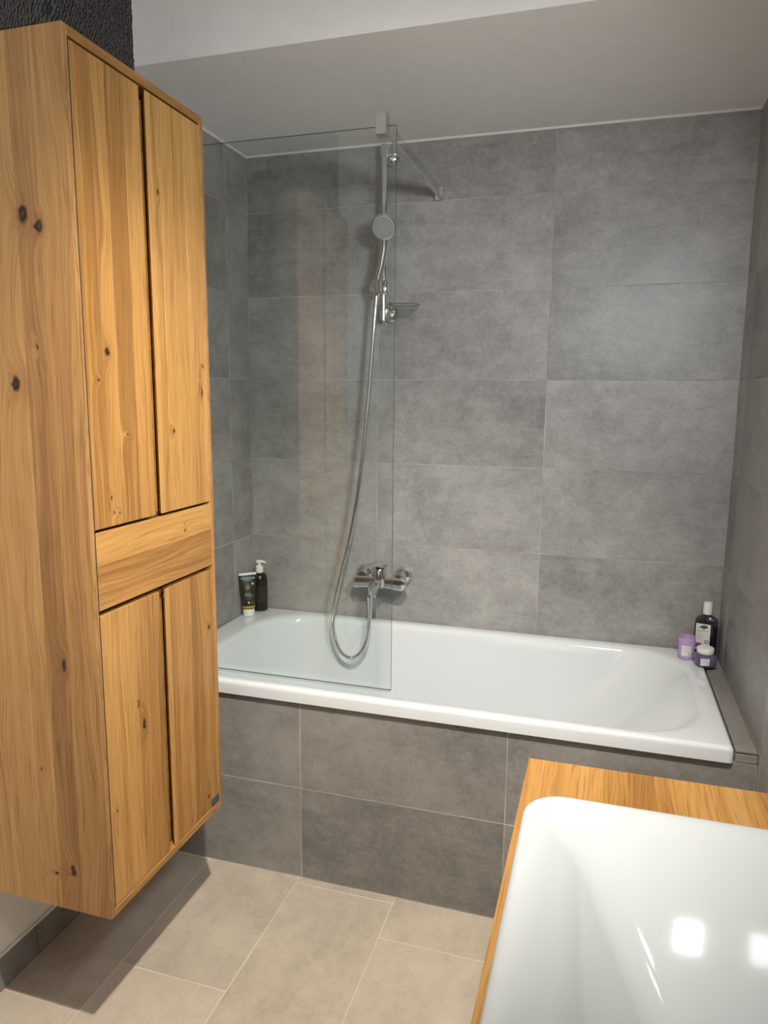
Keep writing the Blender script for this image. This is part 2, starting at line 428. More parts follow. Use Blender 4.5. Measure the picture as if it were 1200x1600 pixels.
mb.lathe([(.0, -.018), (.014, -.018), (.017, -.010), (.017, .012), (.011, .018), (0, .018)], 20, Matrix.Translation((RX-.034, -.075, zs)) @ Matrix.Rotation(PI/2, 4, 'Y'))
mb.lathe([(.0, -.024), (.0125, -.024), (.016, .0), (.0165, .024), (0, .024)], 20, Matrix.Translation((RX-.022, -.098, zs)) @ Matrix.Rotation(math.radians(14), 4, 'X'))
obj('holder', mb, CHROME, rail, smooth=True)

dish = thing('soap_dish', 'clear round soap dish clipped to the shower rail', 'soap dish', (RX+.06, -.065, 1.728))
mb = MB(); pr = [(.012, 0), (.034, .002), (.044, .010), (.049, .022), (.050, .026), (.048, .026), (.046, .021), (.041, .011), (.032, .005), (.0, .004)]
mb.lathe(pr, 40, Matrix.Translation((RX+.072, -.075, 1.728)), 1.05, .8)
obj('bowl', mb, CLEARP, dish, smooth=True)
mb = MB(); mb.tube([(RX+.072+.0525*math.cos(2*PI*k/36), -.075+.04*math.sin(2*PI*k/36), 1.754) for k in range(37)], .0014, 6)
obj('rim', mb, CLEARR, dish, smooth=True)
for y in (-.070, -.036): obj('clip', MB().box((RX-.026, y, 1.738), (RX+.026, y+.004, 1.758), .001), CLEARP, dish)

hs = thing('hand_shower', 'chrome hand shower with round grey spray face in rail holder', 'hand shower', (RX-.026, -.10, 1.79))
pts = catmull([(RX-.0255, -.090, 1.785), (RX-.0225, -.098, 1.815), (RX-.004, -.107, 1.88), (RX+.008, -.113, 1.94), (RX+.013, -.121, 1.992)], 8)
rad = [.0095+.003*min(1, i/10) + (.004*max(0, i-24)/8) for i in range(len(pts))]
mb = MB(); mb.tube(pts, rad, 18)
obj('handle', mb, CHROME, hs, smooth=True)
hc = Vector((RX+.014, -.137, 2.000)); nd = Vector((.12, -.90, -.42)).normalized()
zq = nd.to_track_quat('Z', 'Y').to_matrix().to_4x4(); HM = Matrix.Translation(hc) @ zq
mb = MB(); mb.lathe([(0, -.020), (.018, -.019), (.034, -.010), (.0415, 0), (.0425, .007), (.0405, .0105), (.038, .011), (0, .011)], 44, HM)
obj('head', mb, CHROME, hs, smooth=True)
mb = MB(); mb.lathe([(0, .0112), (.0372, .0112), (.0372, .0122), (.034, .0132), (0, .0137)], 44, HM)
fp = obj('spray_face', mb, plain('grey_spray_face', (.42, .43, .43), .35), hs, smooth=True)
fp['label'] = 'grey spray face'
mb = MB()
for r_n, cnt in ((.005, 5), (.0105, 10), (.016, 16), (.0215, 22), (.027, 27), (.032, 32)):
    for k in range(cnt):
        a = 2*PI*k/cnt + r_n*90
        mb.lathe([(.0016, .0120), (.0014, .0152), (.0005, .0156)], 6, HM @ Matrix.Translation((r_n*math.cos(a), r_n*math.sin(a), 0)))
o = obj('spray_nozzles', mb, plain('dark_rubber', (.05, .05, .052), .6), fp); o['kind'] = 'stuff'

hose = thing('shower_hose', 'ribbed chrome shower hose looping from hand shower to bath mixer', 'shower hose', (-.66, -.11, .45))
hp = [(RX-.0265, -.088, 1.768), (RX-.031, -.09, 1.72), (RX-.050, -.095, 1.45), (RX-.077, -.10, 1.18), (RX-.111, -.105, .96), (RX-.150, -.11, .79), (RX-.176, -.115, .66), (RX-.179, -.12, .585), (RX-.150, -.125, .505), (RX-.100, -.13, .482), (RX-.056, -.125, .522), (RX-.038, -.12, .60), (RX-.034, -.117, .69), (RX-.035, -.116, .722)]
cp = catmull(hp, 24)
# resample evenly so that ribs have one pitch
ds = [0]
for a, b in zip(cp, cp[1:]): ds.append(ds[-1]+(b-a).length)
step = .0016; pts = []; j = 0; s_ = 0
while s_ < ds[-1]:
    while ds[j+1] < s_: j += 1
    t = (s_-ds[j])/(ds[j+1]-ds[j]+1e-9); pts.append(cp[j].lerp(cp[j+1], t)); s_ += step
rad = [.0078 if i % 2 else .0064 for i in range(len(pts))]
mb = MB(); mb.tube(pts, rad, 10); obj('ribbed_tube', mb, CHROME, hose, smooth=True, angle=math.radians(80))
mb = MB(); mb.tube([(RX-.0255, -.088, 1.796), (RX-.0265, -.088, 1.783), (RX-.029, -.089, 1.745)], [.0105, .0105, .0085], 16); obj('hose_nut', mb, CHROME, hose, smooth=True)
mb = MB(); mb.tube([(RX-.035, -.116, .722), (RX-.034, -.117, .712), (RX-.034, -.117, .680)], [.011, .011, .0085], 16); obj('hose_nut', mb, CHROME, hose, smooth=True)

# ------------------------------------------------------------------ bath mixer
fx, fz = -.571, .775
fa = thing('bath_mixer', 'chrome wall-mounted single-lever bath mixer on grey tiles', 'bath tap', (fx, 0, fz))
for dx in (-.075, .075):
    RM = Matrix.Translation((fx+dx, -.0005, fz+.006)) @ Matrix.Rotation(PI/2, 4, 'X')
    mb = MB(); mb.lathe([(.034, 0), (.0345, .006), (.033, .016), (.028, .026), (.019, .033), (.017, .05)], 36, RM); obj('wall_flange', mb, CHROME, fa, smooth=True)
mb = MB()
# two winged arms that swell towards the wall unions
for sgn in (-1, 1):
    rs = []
    for t in [0, .12, .3, .5, .7, .85, .95, 1]:
        x = fx+sgn*(.012+.092*t); hw = .020+.006*t if t < .9 else .020*(1.0-.5*(t-.9)/.1); hh = .018+.006*t if t < .9 else .021*(1-.55*(t-.9)/.1)
        ring = []
        for k in range(24):
            a = 2*PI*k/24; ca, sa = math.cos(a), math.sin(a)
            e = .55
            ring.append(Vector((x, -.066+hw*math.copysign(abs(ca)**e, ca), fz-.010+hh*math.copysign(abs(sa)**e, sa)-.004*t)))
        rs.append(ring if sgn > 0 else ring)
    mb.rings(rs)
obj('body', mb, CHROME, fa, smooth=True, angle=math.radians(50))
mb = MB(); mb.lathe([(.0, -.03), (.021, -.03), (.0235, -.015), (.0235, .036), (.021, .041), (0, .041)], 32, Matrix.Translation((fx+.004, -.080, fz+.004)))
obj('cartridge_housing', mb, CHROME, fa, smooth=True)
rs = []
for t in [0, .15, .4, .7, 1]:                           # spout: short, drooping to the front
    c_ = Vector((fx-.003, -.078-.062*t, fz-.012-.020*t*t)); hw = .019-.002*t; hh = .013-.003*t; ring = []
    for k in range(20):
        a = 2*PI*k/20; ring.append(c_+Vector((hw*math.cos(a), 0, hh*math.sin(a))))
    rs.append(ring)
mb = MB(); mb.rings(rs)
mb.lathe([(.0, -.012), (.0105, -.012), (.0115, 0), (.0115, .012), (0, .012)], 20, Matrix.Translation((fx-.003, -.131, fz-.040)))
obj('spout', mb, CHROME, fa, smooth=True)
mb = MB(); mb.lathe([(.0, -.02), (.0115, -.02), (.013, 0), (.014, .016), (0, .016)], 20, Matrix.Translation((RX-.035, -.100, fz-.034)))
obj('hose_outlet', mb, CHROME, fa, smooth=True)
rs = []
LM = Matrix.Translation((fx+.005, -.078, fz+.049)) @ Matrix.Rotation(math.radians(-14), 4, 'Z')
for t, hw, z0, z1 in ((-.022, .012, 0, .012), (-.018, .020, -.004, .020), (.0, .023, -.005, .023), (.02, .0225, -.001, .023), (.045, .020, .011, .022), (.075, .017, .014, .021), (.098, .014, .015, .0195), (.103, .009, .016, .019)):
    ring = []
    for k in range(20):
        a = 2*PI*k/20; ca, sa = math.cos(a), math.sin(a)
        ring.append(LM @ Vector((hw*math.copysign(abs(ca)**.6, ca), -t, (z0+z1)/2+(z1-z0)/2*math.copysign(abs(sa)**.6, sa))))
    rs.append(ring)
mb = MB(); mb.rings(rs); obj('lever', mb, CHROME, fa, smooth=True, angle=math.radians(50))

# ------------------------------------------------------------------ tall oak cabinet
XF = -.744; Y0, Y1, Z0, Z1 = -1.403, -.940, .343, 2.083; XB = XP
cab = thing('tall_cabinet', 'tall knotty oak cabinet hung on the left wall with four doors', 'cabinet', (XF, Y0, Z0))
def K(pts): return [(a-XF, b-Y0, c-Z0, rx, ry, rz) for a, b, c, rx, ry, rz in pts]
knots = K([(-.853, Y0, 1.769, .012, .05, .022), (-.819, Y0, 1.746, .011, .05, .015), (-.895, Y0, 1.460, .013, .05, .020), (-.825, Y0, .898, .007, .05, .016), (-.834, Y0, .439, .008, .05, .016), (-.878, Y0, .424, .009, .05, .004),
           (-.84, Y0, 1.53, .003, .05, .007), (-.90, Y0, .66, .002, .05, .003),
           (XF, -1.323, 1.523, .02, .008, .010), (XF, -1.352, 1.47, .02, .0045, .004), (XF, -1.27, 1.36, .02, .004, .005), (XF, -1.259, .720, .02, .006, .016), (XF, -.975, .856, .02, .007, .010), (XF, -1.276, .773, .02, .003, .012), (XF, -.966, 1.511, .02, .005, .004), (XF, -.975, 1.45, .02, .003, .022), (XF, -1.127, 1.871, .02, .004, .007), (XF, -1.10, 1.36, .02, .003, .006), (XF, -1.364, .573, .02, .003, .006), (XF, -1.309, 1.203, .02, .003, .004), (XF, -1.325, 1.205, .02, .003, .003), (XF, -1.33, 1.235, .02, .002, .005), (XF, -1.0, .40, .02, .004, .008), (XF, -1.07, 1.125, .02, .003, .003), (XF, -1.165, .44, .02, .004, .012)])
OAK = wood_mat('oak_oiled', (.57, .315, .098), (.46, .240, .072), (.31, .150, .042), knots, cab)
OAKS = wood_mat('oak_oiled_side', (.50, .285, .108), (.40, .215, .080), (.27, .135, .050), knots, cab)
def plank(parent, mat, X, Y, Z, o, ln, wd, th, bev=.0004):
    """a stave of length ln (along X), width wd (along Y), from o (corner), thickness th below the face"""
    X, Y, Z = Vector(X), Vector(Y), Vector(Z)
    c = Vector(o)+X*ln/2+Y*wd/2
    me = MB().box((-ln/2, -wd/2, -th), (ln/2, wd/2, 0), bev).mesh('plank'); me.materials.append(mat)
    return link('plank', me, None, parent, basis(X, Y, Z, c))
def vplanks_front(parent, y0, y1, z0, z1, cuts, xf=XF-.002, th=.010):
    cs = [y0]+list(cuts)+[y1]
    for a, b in zip(cs, cs[1:]): plank(parent, OAK, (0, 0, 1), (0, -1, 0), (1, 0, 0), (xf, b, z0), z1-z0, b-a, th)
PT = .013
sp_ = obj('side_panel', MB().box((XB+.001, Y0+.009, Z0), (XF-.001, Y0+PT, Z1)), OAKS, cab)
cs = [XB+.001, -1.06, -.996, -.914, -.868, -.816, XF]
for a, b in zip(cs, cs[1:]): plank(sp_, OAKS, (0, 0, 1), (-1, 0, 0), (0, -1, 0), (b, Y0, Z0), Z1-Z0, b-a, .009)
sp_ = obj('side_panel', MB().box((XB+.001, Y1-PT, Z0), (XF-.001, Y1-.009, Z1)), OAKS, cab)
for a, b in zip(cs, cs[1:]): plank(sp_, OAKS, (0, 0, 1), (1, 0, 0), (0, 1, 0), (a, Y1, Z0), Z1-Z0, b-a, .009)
def ypanel(name, x0, x1, y0, y1, z0, z1):
    W = basis((0, 1, 0), (-1, 0, 0), (0, 0, 1), ((x0+x1)/2, (y0+y1)/2, (z0+z1)/2))
    ln, wd, th = y1-y0, x1-x0, z1-z0
    me = MB().box((-ln/2, -wd/2, -th/2), (ln/2, wd/2, th/2), .0006).mesh(name)
    return link(name, me, OAK, cab, W)
ypanel('top_panel', XB+.001, XF, Y0+PT, Y1-PT, Z1-.018, Z1)
ypanel('bottom_panel', XB+.001, XF, Y0+PT, Y1-PT, Z0, Z0+.017)
ypanel('shelf', XB+.02, XF-.03, Y0+PT, Y1-PT, 1.165, 1.183)
ypanel('shelf', XB+.02, XF-.03, Y0+PT, Y1-PT, .992, 1.010)
obj('back_panel', MB().box((XB+.002, Y0+PT, Z0+.017), (XB+.012, Y1-PT, Z1-.018)), DARKFILL, cab)
for z0, z1 in ((Z0+.018, 1.003), (1.012, 1.172), (1.176, Z1-.019)): obj('painted_gap_shade', MB().box((XF-.02, Y0+PT, z0), (XF-.0012, Y0+PT+.0038, z1)), DARKFILL, cab)  # dark strips fill the gap beside the doors, painting in its shade
YA, YB, YC, YD = Y0+PT+.004, -1.183, -1.1605, Y1-PT-.0025 + .003
def door_pair(z0, z1, cutsl, cutsr, notch):
    d = MB().box((XF-.022, YA, z0), (XF-.013, YB, z1))
    d.box((XF-.022, YB, z0+notch[0]), (XF-.013, YB+.008, z1-notch[1])); d.box((XF-.028, YB, z0+notch[0]), (XF-.022, YC+.014, z1-notch[1]))
    dl = obj('door', d, OAK, cab); vplanks_front(dl, YA, YB, z0, z1, cutsl)
    dr = obj('door', MB().box((XF-.020, YC+.016, z0), (XF-.012, YD, z1)), OAK, cab); vplanks_front(dr, YC+.016, YD, z0, z1, cutsr); vplanks_front(dr, YC, YC+.016, z0, z1, (), th=.003)
    return dl, dr
door_pair(1.1775, 2.0615, (-1.335, -1.292, -1.235), (-1.118, -1.075, -1.02), (.002, .013))
_, drl = door_pair(.3625, 1.0015, (-1.34, -1.275, -1.232), (-1.118, -1.062, -1.005), (.004, .004))
dw = obj('drawer', MB().box((XF-.30, YA+.01, 1.02), (XF-.012, YD-.01, 1.15), .001), OAK, cab)
zz = [1.0135, 1.052, 1.105, 1.1705]
for a, b in zip(zz, zz[1:]): plank(dw, OAK, (0, 1, 0), (0, 0, 1), (1, 0, 0), (XF-.001, YA, a), YD-YA, b-a, .011)
bd = obj('badge', MB().box((XF-.0012, -.992, .3665), (XF+.0012, YD-.002, .3845), .0008, 2), plain('blue_grey_badge', (.055, .075, .105), .35), drl)
bd['label'] = 'blue-grey metal badge'

# ------------------------------------------------------------------ woven basket on the cabinet
bk = thing('storage_basket', 'black woven storage basket standing on top of the tall oak cabinet', 'basket', (-.95, -1.275, Z1))
bx0, bx1, by0, by1, bz0, bz1 = -1.125, -.772, -1.396, -1.142, Z1+.002, Z1+.27
mb = MB(); mb.rings([rrect(bx0, bx1, by0, by1, .022, z, 5) for z in (bz0, bz1)], True, False)
mb.rings([rrect(bx0+.006, bx1-.006, by0+.006, by1-.006, .018, z, 5) for z in (bz0+.006, bz1)], True, False)
obj('lining', mb, BLACKW2, bk)
peri = rrect(bx0, bx1, by0, by1, .026, 0, 6); peri.append(peri[0]); dl = [0]
for a, b in zip(peri, peri[1:]): dl.append(dl[-1]+(b-a).length)
def at(s):
    s %= dl[-1]
    for i in range(len(dl)-1):
        if dl[i+1] >= s:
            t = (s-dl[i])/(dl[i+1]-dl[i]+1e-12); q = peri[i].lerp(peri[i+1], t); d = (peri[i+1]-peri[i]).normalized(); return q, d
    return peri[-1], (peri[-1]-peri[-2]).normalized()
mb = MB(); pitch = .0072; rowh = .0078; nS = int(dl[-1]/pitch)
for ri in range(int((bz1-bz0)/rowh)):
    z = bz0+rowh*(ri+.5)+.003
    for k in range(nS):
        q, d = at((k+.5*(ri % 2)*.6)*dl[-1]/nS + random.uniform(-.0006, .0006)); n_ = Vector((d.y, -d.x, 0))
        tilt = .62 if (k % 2) else .30
        ax = (d*math.sin(tilt)+Vector((0, 0, math.cos(tilt)))).normalized(); sd = n_.cross(ax)
        c_ = q+n_*random.uniform(-.0006, .0011)+Vector((0, 0, z+random.uniform(-.0008, .0008)))
        ln, rw = .0062, .0027
        rs = []
        for u, rr in ((-1, .25), (-.45, .92), (.45, .92), (1, .25)):
            rs.append([c_+ax*ln*u+(n_*math.cos(a)*.9+sd*math.sin(a))*rw*rr for a in [2*PI*j/6 for j in range(6)]])
        mb.rings(rs)
o = obj('woven_cord', mb, BLACKW, bk, smooth=True); o['kind'] = 'stuff'
mb = MB(); mb.tube([q+Vector((0, 0, bz1)) for q in peri], .007, 8); obj('braided_rim', mb, BLACKW, bk, smooth=True)

# ------------------------------------------------------------------ vanity and washbasin
VX, VY0, VY1, VZ = .108, -2.45, -1.427, .86
va = thing('vanity_unit', 'oak washbasin cabinet with stave countertop along the right wall', 'vanity', (.35, VY1, 0))
OAKV = wood_mat('oak_oiled_top', (.50, .29, .098), (.41, .215, .062), (.28, .135, .036), [(.512-.35, -.085, .86, .013, .016, .05)], va, .35)
VW = XR-.001
HX0, HX1, HY0, HY1 = .166, .552, -2.312, -1.626
def frame(ring_o, ring_i, z0, z1):
    q = lambda r, z: rrect(r[0], r[1], r[2], r[3], .002, z, 1)
    mb = MB(); mb.rings([q(ring_i, z0), q(ring_o, z0), q(ring_o, z1), q(ring_i, z1), q(ring_i, z0)], False, False); return mb
ct = obj('countertop', frame((VX+.004, VW, VY0, VY1-.001), (HX0+.001, HX1-.001, HY0-.001, HY1+.001), VZ-.032, VZ-.0205), OAKV, va)
xs = [VX, .166, .232, .262, .30, .372, .425, .50, .552, VW]
for a, b in zip(xs, xs[1:]):
    for y0, y1 in (((VY0, HY0), (HY1, VY1)) if a >= HX0-.001 and b <= HX1+.001 else ((VY0, VY1),)):
        plank(ct, OAKV, (0, 1, 0), (-1, 0, 0), (0, 0, 1), (b, y0, VZ), y1-y0, b-a, .0205, .0003)
car = obj('carcass', frame((VX+.028, VW, VY0+.006, VY1-.006), (VX+.046, VW-.018, VY0+.024, VY1-.024), .36, VZ-.033), OAKV, va)
obj('carcass_bottom', MB().box((VX+.046, VY0+.024, .36), (VW-.018, VY1-.024, .378)), OAKV, va)
for a, b in ((.365, .585), (.597, .820)):
    d = obj('drawer', MB().box((VX+.009, VY0+.01, a), (VX+.028, VY1-.01, b), .001), OAKV, va)
    obj('painted_groove_shade', MB().box((VX+.0085, VY0+.012, b-.022), (VX+.0095, VY1-.012, b-.004)), DARKFILL, d)  # dark strip on the flat front paints the shade of a grip groove

sk = thing('washbasin', 'large rectangular white ceramic washbasin on the oak countertop', 'washbasin', (.35, -1.95, VZ))
SX0, SX1, SY0, SY1, SZ = .1185, .588, -2.36, -1.578, .892
lv = [rrect(SX0+.004, SX1-.004, SY0+.004, SY1-.004, .05, VZ+.0003, 10), rrect(SX0, SX1, SY0, SY1, .052, VZ+.008, 10), rrect(SX0, SX1, SY0, SY1, .052, SZ-.012, 10)]
for a in (30, 60, 90):
    q = .010*(1-math.cos(math.radians(a))); lv.append(rrect(SX0+q, SX1-q, SY0+q, SY1-q, .052, SZ-.012+.012*math.sin(math.radians(a)), 10))
for q, dz in ((.018, .0004), (.024, .0014), (.031, .0034), (.039, .0066), (.048, .011), (.058, .0165), (.070, .0225)):
    lv.append(rrect(SX0+q, SX1-q, SY0+q, SY1-q, .046, SZ-dz, 10))
bx, by = .36, -1.97
for t in (.12, .3, .5, .7, .85, .95, 1):
    q = .070; f = lambda a, b: a+(b-a)*t
    lv.append(rrect(f(SX0+q, bx-.05), f(SX1-q, bx+.05), f(SY0+q, by-.07), f(SY1-q, by+.07), .046*(1-t)+.03*t, SZ-.0225-.112*(t if t < .9 else .9+.1*(t-.9)/.1*.6), 10))
mb = MB(); mb.rings(lv, False, True); obj('basin', mb, CERAMIC, sk, smooth=True, angle=math.radians(60))
mb = MB(); mb.lathe([(0, 0), (.03, 0), (.032, .003), (.026, .006), (0, .007)], 28, Matrix.Translation((bx, by, SZ-.1300))); obj('drain_cover', mb, CHROME, sk, smooth=True)

LAMPON, nt_, b_ = new_mat('lit_lamp_diffuser'); b_.inputs['Emission Color'].default_value = (.88, .95, 1, 1); b_.inputs['Emission Strength'].default_value = 22
# mirror with two lamps above the basin (just outside the frame; the lamps light the room)
mi = thing('wall_mirror', 'wall mirror with two clip lamps above the washbasin on right wall', 'mirror', (XR-.03, -1.95, 1.25))
obj('mirror_body', MB().box((.545, -2.45, 1.22), (XR-.0005, -1.45, 1.90), .001), WHITEP, mi)
obj('mirror_glass', MB().box((.540, -2.448, 1.222), (.545, -1.452, 1.898), .001), plain('mirror_silver', (.85, .87, .86), .02, 1, .01), mi)
for y in (-1.62, -2.29):
    obj('lamp_diffuser', MB().box((.447, y-.033, 1.9475), (.495, y+.033, 1.957), .001), LAMPON, mi)
    la = obj('lamp_head', MB().box((.425, y-.06, 1.957), (.515, y+.06, 1.972), .003, 2), CHROME, mi)
    obj('lamp_arm', MB().box((.51, y-.012, 1.96), (.56, y+.012, 1.968)).box((.548, y-.012, 1.89), (.56, y+.012, 1.966)), CHROME, la)

# ------------------------------------------------------------------ toiletries
def flat_text(parent, s, size, mat, W, name='lettering'):
    me = text_mesh(s, size); return link(name, me, mat, parent, W)
def facing(pos, ang):
    """matrix of an upright face at pos whose normal points to -y turned by ang about z; local x right, y up"""
    n_ = Vector((math.sin(ang), -math.cos(ang), 0)); X = Vector((math.cos(ang), math.sin(ang), 0))
    return basis(X, (0, 0, 1), n_, pos)
# green hair-care tube standing on its cap
TX, TY, TB = -1.077, -.128, ZT+.0005
tu = thing('shampoo_tube', 'dark green tube with gold band standing on its white cap by the corner', 'tube', (TX, TY, TB))
GREEN = plain('dark_green_plastic', (.006, .022, .015), .35, noise_amt=.1)
ang = math.radians(42)
TM = Matrix.Translation((TX, TY, TB)) @ Matrix.Rotation(ang, 4, 'Z') @ Matrix.Rotation(math.radians(-3), 4, 'X')
def tring(hw, hd, z, n=36): return [TM @ Vector((hw*math.cos(2*PI*k/n), hd*math.sin(2*PI*k/n), z)) for k in range(n)]
def tprof(z):
    t = max(0, min(1, (z-.032)/(.158-.032))); return .0235+.0100*t, .0225*(1-t**1.5)+.0016
mb = MB(); mb.rings([tring(.0212, .0212, .0), tring(.0222, .0222, .002), tring(.0222, .0222, .0255), tring(.0205, .0205, .0275)]); obj('cap', mb, WHITEP, tu, smooth=True)
mb = MB(); mb.rings([tring(.0225, .0222, .0278), tring(.0234, .0225, .029)]+[tring(*tprof(z), z) for z in (.034, .044, .06, .08, .10, .12, .14, .152, .158)]); obj('body', mb, GREEN, tu, smooth=True)
mb = MB(); mb.rings([tring(tprof(z)[0]+.0003, tprof(z)[1]+.0003, z) for z in (.0315, .0405)], False, False); obj('gold_band', mb, plain('gold_print', (.48, .24, .025), .35), tu, smooth=True)['label'] = 'golden yellow band'
mb = MB(); mb.rings([tring(.0337, .0019, .1575), tring(.0339, .0016, .166)]); obj('crimped_end', mb, WHITEP, tu)['label'] = 'white crimped end'
PRINT = plain('pale_print', (.62, .66, .62), .5); PRINTG = plain('dim_gold_print', (.30, .23, .07), .5); LEAFP = plain('leaf_print', (.10, .12, .03), .5); NUT = plain('orange_print', (.34, .10, .03), .5)
def tface(x, z, off=.0006):
    hd0 = tprof(z)[1]; q = (x/ tprof(z)[0]); yy = -hd0*math.sqrt(max(0, 1-q*q))
    slope = math.atan2(tprof(z+.004)[1]-tprof(z-.004)[1], .008)
    return TM @ Matrix.Translation((x, yy-off, z)) @ Matrix.Rotation(PI/2-slope*-1, 4, 'X')
def tprint(s, size, z, mat, x=0):
    """wrap flat print onto the tube front"""
    me = text_mesh(s, size, 0)
    for v in me.vertices:
        X, Z = v.co.x+x, z+v.co.y; hw, hd = tprof(max(.03, min(.158, Z))); q = max(-.98, min(.98, X/hw))
        v.co = TM @ Vector((X, -hd*math.sqrt(1-q*q)-.0004, Z))
    c = sum((v.co for v in me.vertices), Vector())/len(me.vertices); me.transform(Matrix.Translation(-c))
    return link('lettering', me, mat, tu, Matrix.Translation(c))
tprint('LOGONA', .0124, .1415, PRINT)
tprint('NATURKOSMETIK', .0036, .1365, PRINT)
tprint('GLANZ', .0066, .0855, PRINT, -.005)
tprint('SPÜLUNG', .0066, .0785, PRINT, -.002)
tprint('BIO-ARGANÖL', .0042, .0725, PRINTG, -.001); tprint('HAIR CARE', .0038, .0665, PRINTG, -.002)
tprint('vegan', .0042, .0525, PRINT, .009)
def tdisc(cx, cz, pts, mat, name, off=.0004):
    vs = []
    for (a, b) in pts:
        X, Z = cx+a, cz+b; hw, hd = tprof(Z); q = max(-.98, min(.98, X/hw)); vs.append(TM @ Vector((X, -hd*math.sqrt(1-q*q)-off, Z)))
    m_ = MB(); m_.bm.faces.new([m_.bm.verts.new(v) for v in vs]); return obj(name, m_, mat, tu)
def circ(r, n=16): return [(r*math.cos(2*PI*k/n), r*math.sin(2*PI*k/n)) for k in range(n)]
def leaf(l, wd, a): return [(l*t*math.cos(a)-s*wd*math.sin(PI*t)*math.sin(a), l*t*math.sin(a)+s*wd*math.sin(PI*t)*math.cos(a)) for s, ts in ((1, (0, .25, .5, .75, 1)), (-1, (.75, .5, .25))) for t in ts]
tdisc(.0165, .1245, circ(.0048), PRINT, 'round_seal'); tdisc(.0165, .1245, circ(.0018), GREEN, 'seal_centre', .0007)
for a in (20, 70, 115, 160, 200, 235): tdisc(-.002, .112, leaf(.014, .0028, math.radians(a)), LEAFP, 'printed_leaf')
for a in (80, 170, 260, 320): tdisc(-.002, .111, leaf(.008, .0028, math.radians(a)), NUT, 'printed_nut', .0008)
tdisc(-.004, .0545, circ(.0036), PRINT, 'small_seal')

# dark pump bottle
PX, PY = -1.0705, -.046
pb = thing('pump_bottle', 'dark brown bottle with white pump head behind the green tube', 'bottle', (PX, PY, ZT))
PM = Matrix.Translation((PX, PY, ZT+.0005))
BROWN = plain('dark_brown_plastic', (.008, .0045, .004), .25)
mb = MB(); mb.lathe([(0, 0), (.026, 0), (.030, .003), (.0305, .02), (.0305, .118), (.030, .126), (.027, .138), (.021, .147), (.015, .151), (.014, .153), (0, .153)], 40, PM); obj('body', mb, BROWN, pb, smooth=True)
mb = MB(); mb.lathe([(.0, .152), (.0150, .152), (.0155, .154), (.0155, .170), (.0145, .176), (.0105, .178), (.0060, .179), (.0055, .190), (0, .190)], 32, PM); obj('collar', mb, WHITEP, pb, smooth=True)
rs = []
for t, hw, z0, z1 in ((-.013, .003, .190, .197), (-.010, .0075, .188, .200), (0, .0085, .188, .2015), (.010, .0065, .190, .2005), (.020, .0045, .1895, .1975), (.027, .0035, .187, .193)):
    ring = []
    for k in range(16):
        a = 2*PI*k/16; ring.append(PM @ Matrix.Rotation(math.radians(10), 4, 'Z') @ Vector((t, hw*math.cos(a), (z0+z1)/2+(z1-z0)/2*math.sin(a))))
    rs.append(ring)
mb = MB(); mb.rings(rs); obj('pump_head', mb, WHITEP, pb, smooth=True)
mb = MB(); rs = []
for a in range(-20, 100, 8): 
    q = math.radians(a-70); rs.append((math.cos(q), math.sin(q)))
mb.rings([[PM @ Vector((.0308*c_, .0308*s_, z)) for c_, s_ in rs] for z in (.035, .10)], False, False, False); obj('label_panel', mb, plain('dark_label', (.022, .016, .014), .35), pb, smooth=True)

# bath oil bottle in the right corner
BX, BY = .553, -.042
bo = thing('bath_oil_bottle', 'clear bottle of dark bath oil with white cap in the right corner', 'bottle', (BX, BY, ZT))
ba = math.radians(-14)
BM = Matrix.Translation((BX, BY, ZT+.0005)) @ Matrix.Rotation(ba, 4, 'Z')
OIL = plain('dark_violet_oil', (.010, .006, .014), .08)
SH = glass_mat('clear_bottle_plastic', (.55, .54, .58), .05, 1.5)
def bl(hw, hd, z, r=.014): return [BM @ q for q in rrect(-hw, hw, -hd, hd, min(r, hd*.95), z, 6)]
mb = MB(); mb.rings([bl(.031, .016, 0), bl(.0345, .0195, .003), bl(.035, .020, .02), bl(.035, .020, .098), bl(.0345, .0198, .100)]); obj('oil_filled_body', mb, OIL, bo, smooth=True)
mb = MB(); mb.rings([bl(.0348, .0198, .1003), bl(.035, .020, .112), bl(.034, .0195, .119), bl(.030, .018, .126), bl(.022, .0155, .131), bl(.0125, .0125, .135), bl(.012, .012, .143)]); obj('shoulder', mb, SH, bo, smooth=True)['label'] = 'clear empty shoulder'
mb = MB(); mb.lathe([(0, .139), (.0140, .139), (.0143, .141), (.0138, .174), (.0125, .1785), (0, .179)], 32, BM); obj('cap', mb, WHITEP, bo, smooth=True)
FM = BM @ basis((1, 0, 0), (0, 0, 1), (0, -1, 0), (0, -.0204, 0))
lb = obj('label', MB().box((-.029, .020, 0), (.015, .108, .0003)), LABELW, bo, W=FM)
GRN = plain('green_print', (.02, .16, .07), .5); RED = plain('red_print', (.36, .04, .05), .5); DRK = plain('grey_print', (.06, .06, .09), .5); PUR = plain('violet_print', (.16, .035, .16), .5)
def lprint(parent, FMx, pts_list, mat, name, z=.0005):
    m_ = MB()
    for pts in pts_list: m_.bm.faces.new([m_.bm.verts.new(FMx @ Vector((a, b, z))) for a, b in pts])
    return obj(name, m_, mat, parent)
def off(pts, x, y, sx=1, sy=1): return [(a*sx+x, b*sy+y) for a, b in pts]
lprint(lb, FM, [off(circ(.011, 20), -.004, .099, 1, .42), off(circ(.0145, 20), -.008, .0955, 1, .16), off(circ(.006, 16), -.006, .090, 1, .25)], GRN, 'green_logo')
flat_text(lb, 'Pflegeölbad', .0064, RED, FM @ Matrix.Translation((-.008, .0825, .0005)))
flat_text(lb, 'Bad', .0064, RED, FM @ Matrix.Translation((-.021, .0765, .0005)))
